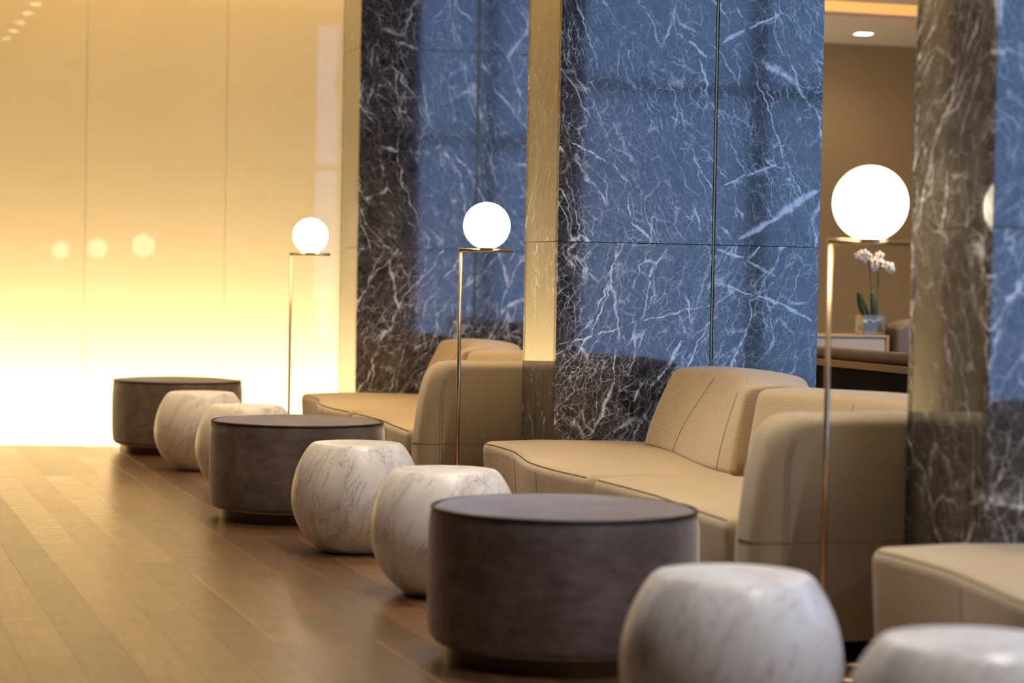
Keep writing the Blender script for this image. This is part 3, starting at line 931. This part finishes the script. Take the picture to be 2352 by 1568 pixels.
box('seat', -0.27, 0.27, 0.06, 0.62, 0.22, 0.44, M['brown_up'], chair, (0.05, 4), True)
for sx in (-0.24, 0.24):
    for sy in (-0.10, 0.56):
        box('leg', sx - 0.02, sx + 0.02, sy - 0.02, sy + 0.02, 0.0, 0.31, M['oak'], chair)
tag(chair, 'brown upholstered armchair back beside the orchid vase', 'armchair')
# orchid
ox_, oz_ = pix_t(2002, 766, 12.35)
vase = empty('orchid_vase', (ox_, 12.35, 0.86))
M['vase_glass'] = NT('vase_glass').set(Base_Color=(0.9, 0.93, 0.92), Roughness=0.05, Transmission_Weight=0.9, IOR=1.3)
bm = bmesh.new()
w = 0.074; h = 0.118; th = 0.004
bm_box(bm, -w, w, -0.06, -0.06 + th, 0, h); bm_box(bm, -w, w, 0.06 - th, 0.06, 0, h)
bm_box(bm, -w, -w + th, -0.056, 0.056, 0, h); bm_box(bm, w - th, w, -0.056, 0.056, 0, h); bm_box(bm, -w + th, w - th, -0.056, 0.056, 0, th)
mesh_obj('glass', bm, M['vase_glass'], vase)
bm = bmesh.new()
random.seed(9)
for i in range(70):
    r_ = random.uniform(0.010, 0.017)
    mat = Matrix.Translation((random.uniform(-w + 0.02, w - 0.02), random.uniform(-0.04, 0.04), 0.018 + random.random() * 0.066)) @ Matrix.Diagonal((r_ * 1.2, r_, r_ * 0.8, 1))
    bmesh.ops.create_icosphere(bm, subdivisions=1, radius=1.0, matrix=mat)
peb = mesh_obj('pebbles', bm, plain('white_pebbles', (0.75, 0.72, 0.68), 0.6), vase, True)
peb['kind'] = 'stuff'
tag(vase, 'square glass vase of white pebbles holding the orchid', 'vase')
orch = empty('orchid', (ox_, 12.35, 0.86))
M['leaf'] = plain('orchid_leaf', (0.035, 0.075, 0.018), 0.35)
M['stalk'] = plain('orchid_stalk', (0.10, 0.13, 0.045), 0.5)
M['petal'] = plain('orchid_petal', (0.86, 0.82, 0.74), 0.5)
M['lip'] = plain('orchid_lip', (0.75, 0.55, 0.12), 0.5)
def stalk(pts, r): tube('stalk', pts, r, M['stalk'], orch, 8)
s1p = [(0.0 + 0.010 * math.sin(k * 0.4) - 0.02 * (k / 9), 0.0, 0.07 + 0.044 * k) for k in range(9)]
s2p = [(0.035 + 0.008 * math.sin(k * 0.5) + 0.012 * (k / 8), 0.01, 0.07 + 0.040 * k) for k in range(9)]
stalk(s1p + [(-0.035, -0.01, 0.475), (-0.06, -0.02, 0.485), (-0.085, -0.03, 0.475)], 0.004)
stalk(s2p + [(0.058, 0.0, 0.405), (0.085, -0.01, 0.41), (0.11, -0.02, 0.395)], 0.004)
tube('stake', [(0.052, 0.02, 0.07), (0.058, 0.02, 0.38)], 0.0022, M['stalk'], orch, 6)
def leaf(base, tip, wid, bend):
    bm = bmesh.new()
    A, B = Vector(base), Vector(tip)
    d = B - A
    side = d.cross(Vector((0, 1, 0.3))).normalized()
    nrm = side.cross(d).normalized()
    prev = None
    for i in range(13):
        f = i / 12
        c = A + d * f + nrm * bend * math.sin(math.pi * f)
        wv = wid * (math.sin(math.pi * min(1, 0.12 + 0.86 * f)) ** 0.7)
        cur = [bm.verts.new(c - side * wv + nrm * 0.006), bm.verts.new(c), bm.verts.new(c + side * wv + nrm * 0.006)]
        if prev:
            bm.faces.new((prev[0], prev[1], cur[1], cur[0])); bm.faces.new((prev[1], prev[2], cur[2], cur[1]))
        prev = cur
    o = mesh_obj('leaf', bm, M['leaf'], orch, True)
    s = o.modifiers.new('thick', 'SOLIDIFY'); s.thickness = 0.004
leaf((-0.01, 0, 0.075), (-0.098, -0.02, 0.255), 0.026, 0.02)
leaf((0.015, -0.01, 0.075), (-0.012, -0.03, 0.26), 0.019, -0.012)
leaf((0.02, 0.0, 0.075), (0.07, 0.05, 0.20), 0.022, 0.02)
def flower(cx, cy, cz, s, ry):
    fl = empty('flower', (cx, cy, cz), orch)
    bm = bmesh.new()
    for k in range(5):
        ang = math.pi / 2 + k * 2 * math.pi / 5
        L, W = (s * 1.0, s * 0.52) if k in (1, 4) else (s * 0.92, s * 0.36)
        c0 = bm.verts.new((0, 0, 0)); prev = None
        for i in range(9):
            f = i / 8
            ph = (f - 0.5) * 2
            rr = L * (1 - 0.35 * ph * ph)
            aa = ang + ph * W / L * 1.1
            v_ = bm.verts.new((rr * math.cos(aa), -0.006 + 0.010 * (1 - ph * ph), rr * math.sin(aa)))
            if prev: bm.faces.new((c0, prev, v_))
            prev = v_
    pet = mesh_obj('petals', bm, M['petal'], fl, True)
    sm = pet.modifiers.new('thick', 'SOLIDIFY'); sm.thickness = 0.0015
    bm = bmesh.new()
    bmesh.ops.create_icosphere(bm, subdivisions=2, radius=1.0, matrix=Matrix.Translation((0, -0.010, -0.004)) @ Matrix.Diagonal((s * 0.2, s * 0.28, s * 0.26, 1)))
    mesh_obj('lip', bm, M['lip'], fl, True)
    fl.rotation_euler = (random.uniform(-0.4, 0.3), random.uniform(-0.4, 0.4), ry)
for (cx, cz, s, ry) in ((-0.095, 0.470, 0.034, -0.5), (-0.062, 0.482, 0.036, 0.1), (-0.028, 0.470, 0.036, 0.3), (0.006, 0.440, 0.036, -0.3), (0.012, 0.405, 0.034, 0.2),
                        (-0.045, 0.455, 0.032, 0.4), (0.045, 0.475, 0.034, 0.0), (0.060, 0.425, 0.036, 0.4), (0.092, 0.412, 0.036, -0.2), (0.115, 0.390, 0.034, 0.5), (0.030, 0.455, 0.03, -0.4)):
    flower(cx, -0.02 + random.uniform(-0.02, 0.02), cz, s, ry)
tag(orch, 'white orchid with two flower stalks and dark green leaves', 'orchid')
